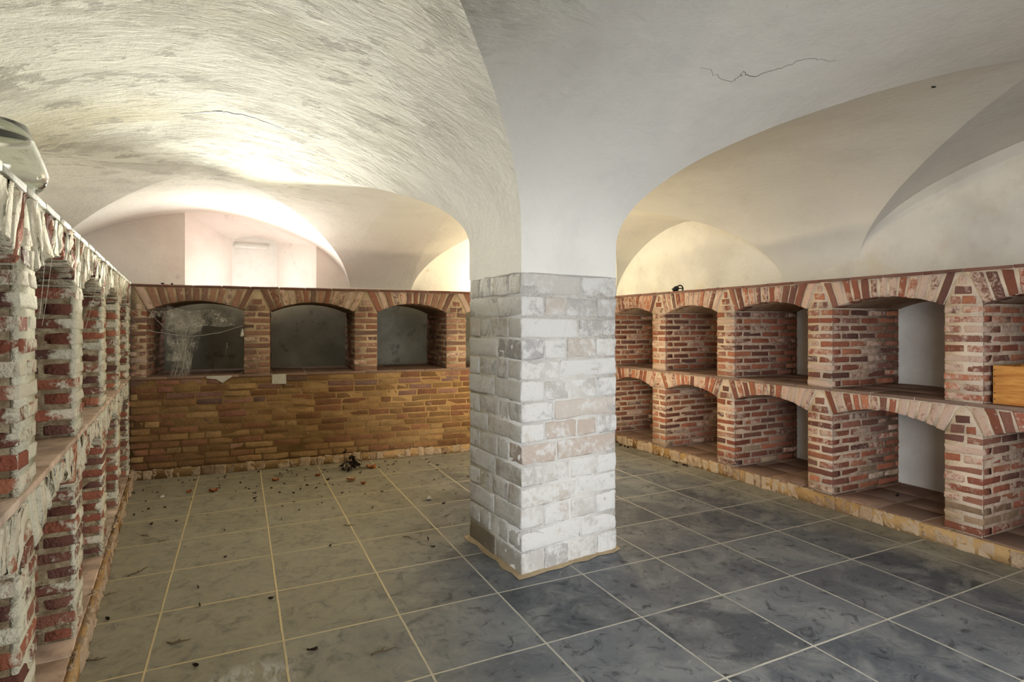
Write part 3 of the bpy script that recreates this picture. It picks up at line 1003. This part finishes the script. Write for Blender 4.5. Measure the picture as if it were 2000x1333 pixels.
# ------------------------------------------------------------------ leaves, twigs and crumbs
def leaf_mesh(name, L, W, curl, mat, seed):
    r_ = np.random.default_rng(seed)
    V = []; Fs = []; n = 8; m = 4
    for layer in (0, 1):
        for i in range(n+1):
            t = i/n
            w = W*math.sin(math.pi*min(max(t, .02), .98))**.8*(1+.25*math.sin(t*19+seed))
            for j in range(m+1):
                s = (j/m-.5)*2
                z = curl*(s*s*.8+(t-.5)**2*1.6)*L+.05*L*math.sin(5*t+3*s+seed)
                V.append((L*(t-.5), w*s*.5, z+.0012*layer))
    k = (n+1)*(m+1)
    for i in range(n):
        for j in range(m):
            a = i*(m+1)+j
            Fs.append((a, a+m+1, a+m+2, a+1)[::-1]); Fs.append((a+k, a+m+1+k, a+m+2+k, a+1+k))
    rim = [j for j in range(m+1)]+[i*(m+1)+m for i in range(1, n+1)]+[n*(m+1)+j for j in range(m-1, -1, -1)]+[i*(m+1) for i in range(n-1, 0, -1)]
    for a, b in zip(rim, rim[1:]+rim[:1]): Fs.append((a, b, b+k, a+k))
    V = np.array(V); V[:, 2] -= V[:, 2].min()
    mb = MB(); mb.add(V, Fs)
    return mb.build(name, mat)
def place(o, x, y, rz, sc=1.0, z=.0015):
    o.location = (x, y, z); o.rotation_euler = (0, 0, rz); o.scale = (sc,)*3
def floor_pt(px, py):
    F, th, H = 1110.0, math.atan2(530, 1110), 1.36
    zc = F*H/(py-636); xc = (px-1000)/F*zc
    return zc*math.sin(th)+xc*math.cos(th), zc*math.cos(th)-xc*math.sin(th)
oranges = [(686, 941, 'pale', .085, 'pale curled dry leaf lying in front of the dark twig clump'),
 (725, 916, 'orange', .09, 'orange dry leaf beside the twig clump at the back wall'),
 (417, 961, 'orange', .07, 'orange dry leaf on the left floor near the second tile joint'),
 (538, 940, 'orange', .06, 'small orange dry leaf at mid back of the left floor'),
 (369, 963, 'orange', .05, 'tiny orange leaf at the far end of the leftmost floor joint'),
 (621, 931, 'orange', .05, 'brown curled leaf left of the twig clump'),
 (709, 947, 'orange', .05, 'small brown leaf right of the pale leaf by the twig clump')]
for i, (px, py, kind, L, lab) in enumerate(oranges):
    o = leaf_mesh('dry_leaf', L, L*.75, .35, M['leaf_'+kind], i+3)
    x, y = floor_pt(px, py); place(o, x, y, rng.uniform(0, 6))
    tag(o, lab, 'leaf')

def twig_clump():
    x, y = floor_pt(684, 918)
    root = empty('twig_clump', (x, y, 0), 0, 'tangled dark clump of dry twigs and leaves on the floor against the back wall', 'twig clump')
    r_ = np.random.default_rng(5)
    mb = MB()
    for i in range(70):
        a = Vector((r_.normal(0, .05), r_.normal(0, .05), abs(r_.normal(.05, .045))+.004)); d = Vector((r_.normal(), r_.normal(), r_.normal(0, .7))).normalized()*r_.uniform(.03, .09)
        b = a+d*.5+Vector((r_.normal(0, .01), r_.normal(0, .01), r_.normal(0, .01))); c = a+d
        for q in (a, b, c): q.z = max(q.z, .004)
        mb.tube([a, b, c], r_.uniform(.0012, .003), 5)
    mb.build('twigs', M['leaf_dark'], root)
    for i in range(16):
        o = leaf_mesh('leaf', .05, .03, .6, M['leaf_dark'], 40+i)
        o.parent = root; o.location = (r_.normal(0, .05), r_.normal(0, .045), abs(r_.normal(.05, .04))+.003); o.rotation_euler = tuple(r_.uniform(-1.2, 1.2, 3)); o.scale = (r_.uniform(.6, 1.2),)*3
twig_clump()

def twig_obj(L, seed, r0=.003):
    r_ = np.random.default_rng(seed); mb = MB()
    pts = [Vector((L*(t-.5), r_.normal(0, L*.05), .003+abs(r_.normal(0, .003)))) for t in np.linspace(0, 1, 6)]
    mb.tube(pts, [r0, r0*1.1, r0, r0*.8, r0*.7, r0*.4], 6)
    p = pts[2]; mb.tube([p, p+Vector((L*.12, L*.12, .003)), p+Vector((L*.2, L*.2, .002))], [r0*.7, r0*.6, r0*.3], 5)
    return mb.build('twig', M['twig'])
twigs = [(272, 1119, .13, 'dark twig cluster on the second tile from the left rack'), (215, 1164, .07, 'short curved dark twig close to the left kerb'),
 (350, 1257, .09, 'pale frayed twig on the near left floor'), (187, 1293, .07, 'short frayed twig at the near left floor by the kerb'),
 (750, 1275, .11, 'pale forked twig on the near middle floor'), (797, 1052, .07, 'small dark twig on the tile left of the pillar'),
 (683, 1028, .08, 'straight thin twig lying over a floor joint'), (320, 1059, .06, 'dark twig on the left floor beyond the leftmost joint'),
 (284, 1049, .07, 'bent dark twig two tiles from the back left corner'), (875, 1008, .08, 'pale thin twig on the floor left of the pillar'),
 (570, 922, .10, 'long dark twig along the back wall kerb'), (545, 932, .09, 'long thin twig in front of the back wall kerb')]
for i, (px, py, L, lab) in enumerate(twigs):
    o = twig_obj(L, i+11, .0035 if i in (0, 2, 3, 4) else .0025)
    x, y = floor_pt(px, py); place(o, x, y, rng.uniform(-.8, .8)); tag(o, lab, 'twig')

# dark crumbs of leaf scattered over the left floor: one shape, many copies
protos = [leaf_mesh('leaf_crumb', .03, .014, .35, M['leaf_dark'], 71), leaf_mesh('leaf_crumb', .022, .013, .4, M['leaf_dark'], 72), leaf_mesh('leaf_crumb', .04, .008, .25, M['leaf_dark'], 73)]
CR = [(261, 965), (296, 1026), (207, 1010), (230, 1010), (262, 1008), (210, 1128), (210, 1213), (387, 1149), (390, 1185), (498, 975), (529, 1172), (382, 1304), (610, 1273),
      (290, 996), (322, 993), (480, 955), (497, 965), (530, 955), (546, 964), (555, 946), (573, 965), (587, 957), (600, 950), (617, 955), (650, 949), (669, 964), (463, 921), (505, 923), (560, 920), (580, 930), (470, 945), (640, 939), (712, 946), (740, 915), (870, 887), (867, 985), (845, 1070), (836, 1055), (645, 1068), (440, 1090)]
n = 0
seen = [False]*3
for i in range(150):
    if i < len(CR): x, y = floor_pt(*CR[i])
    else:
        y = 5.75-abs(rng.normal(0, .75)); x = rng.uniform(-.75, 1.9)
        if y < 3.2 or x < -.62-.1*(y-2.7)+.15: continue
        if 1.15 < x and y < 3.6: continue
    k = int(rng.integers(3))
    if not seen[k]: o = protos[k]; seen[k] = True
    else: o = link(protos[k].copy())
    place(o, x, y, rng.uniform(0, 6.3), rng.uniform(.3, .8) if i >= len(CR) else rng.uniform(.7, 1.15))
    tag(o, 'small dark crumb of dead leaf lying on the left-hand floor tiles', 'leaf crumb', 'dead leaf crumbs on the left floor')
    n += 1
CR2 = [(1224, 870), (1246, 871), (1261, 872), (1328, 905), (1338, 901), (1355, 908), (1352, 911)]
for (px, py) in CR2:
    o = link(protos[0].copy()); x, y = floor_pt(px, py); place(o, min(x, 3.87), y, rng.uniform(0, 6.3), rng.uniform(.9, 1.5))
    tag(o, 'dark crumb of dead leaf beside the right-hand kerb near the pillar', 'leaf crumb', 'dead leaf crumbs by the right kerb')
def tuft():
    mb = MB(); hexa(mb, [[[(x*(1 if z < .03 else .4), y, z) for z in (0, .07)] for y in (-.008, .008)] for x in (-.016, .014)], r=.008, jit=.002, wob=.006, seg=(4, 3, 6))
    o = mb.build('cobweb_tuft', M['thread']); o.location = back_local(.016, -.004, 1.255)
    tag(o, 'small white cobweb tuft stuck to the brick pier right of the left back niche', 'cobweb tuft')
tuft()
for k, (xx, lab) in enumerate([(-.63, 'dark crumb on the back ledge at its far left'), (-.56, 'second dark crumb on the back ledge near its left end')]):
    o = link(protos[1].copy()); o.location = back_local(xx, .02, 1.726); o.scale = (1.3,)*3; o.rotation_euler = (.3, 0, k); tag(o, lab, 'leaf crumb')
for k, (yy, lab) in enumerate([(4.36, 'pale plaster crumb on the right ledge just beyond the black lamp fitting'), (4.22, 'pale plaster crumb on the right ledge nearer than its twin by the fitting')]):
    mb = MB(); brick(mb, -.03, .03, -.02, .02, 0, .03, r=.01, jit=.003, wob=.02, seg=(3, 3, 3)); o = mb.build('plaster_crumb', M['chalk']); o.location = (4.3, yy, 1.706); tag(o, lab, 'plaster crumb')
def flake(px, py, s, lab):
    x, y = floor_pt(px, py); mb = MB()
    brick(mb, -s, s, -s*.6, s*.6, 0, s*.4, r=s*.2, jit=s*.08, wob=s*.5, seg=(3, 3, 3))
    o = mb.build('plaster_flake', M['chalk']); place(o, x, y, rng.uniform(0, 3), 1, .001); tag(o, lab, 'plaster flake')
flake(316, 971, .022, 'white plaster flake on the left floor below the back left niche')
flake(838, 977, .026, 'white plaster flake on the floor to the left of the pillar')
o = leaf_mesh('dry_leaf', .045, .02, .3, M['leaf_dark'], 91); o.location = (4.36, 2.55, .102); o.rotation_euler = (0, 0, .4)
tag(o, 'small dark leaf on the floor of the lower right niche with a white back', 'leaf')
mb = MB(); brick(mb, -.02, .02, -.012, .012, 0, .008, r=.004, jit=.001, wob=.006)
o = mb.build('plaster_flake', M['chalk']); p = left_pt(.45, -.12, .916); o.location = p; tag(o, 'white plaster flake on the middle shelf of the left rack', 'plaster flake')

# ------------------------------------------------------------------ light
def area(name, loc, aim, size, power, col, size_y=None, spread=None):
    l = bpy.data.lights.new(name, 'AREA'); l.energy = power; l.color = col; l.size = size
    if size_y: l.shape = 'RECTANGLE'; l.size_y = size_y
    if spread: l.spread = spread
    o = bpy.data.objects.new(name, l); o.location = loc
    o.rotation_euler = (Vector(aim)-Vector(loc)).to_track_quat('-Z', 'Y').to_euler(); link(o); return o
def point(name, loc, power, col, r_=.04):
    l = bpy.data.lights.new(name, 'POINT'); l.energy = power; l.color = col; l.shadow_soft_size = r_
    o = bpy.data.objects.new(name, l); o.location = loc; link(o); return o
area('ledge_floodlight', (.12, 6.72, 1.80), (.15, 1.2, 2.08), .10, 34, (1.0, .99, .90), .06, math.radians(46))
area('ledge_floodlight_wide', (.12, 6.74, 1.80), (.2, 3.2, 1.95), .10, 38, (1.0, .99, .92), .06)
point('ledge_lamp', (.12, 6.86, 1.785), 8, (.93, .97, 1.0), .03)
point('far_ledge_lamp', (3.1, 6.45, 1.82), 64, (1.0, .92, .62), .05)
point('work_lamp_behind_pillar', (2.65, 4.6, .85), 50, (1.0, .82, .53), .10)
area('rear_fill_left', (.1, -1.05, 1.2), (3.9, 2.4, .3), 1.5, 44, (.90, .94, 1.0), 1.9, math.radians(90))  # general fill behind the camera, added to reach the right niches
area('rear_daylight_right', (3.3, -1.05, 1.2), (-.2, 3.0, .0), 1.8, 36, (.96, .97, 1.0), 1.9, math.radians(90))  # unseen cool daylight from behind, entering by an added doorway
W = bpy.data.worlds.new('World'); SC.world = W; W.use_nodes = True
W.node_tree.nodes['Background'].inputs[0].default_value = (.8, .85, .9, 1)
W.node_tree.nodes['Background'].inputs[1].default_value = .15

# ------------------------------------------------------------------ camera
cam = bpy.data.cameras.new('camera'); co = bpy.data.objects.new('camera', cam); link(co)
cam.sensor_fit = 'HORIZONTAL'; cam.sensor_width = 36.0; cam.lens = 36.0*1110/2000
cam.shift_y = -(666.5-636)/2000
cam.clip_start = .02
co.location = (0, 0, 1.36)
co.rotation_euler = (math.pi/2, 0, -math.atan2(530, 1110))
SC.camera = co
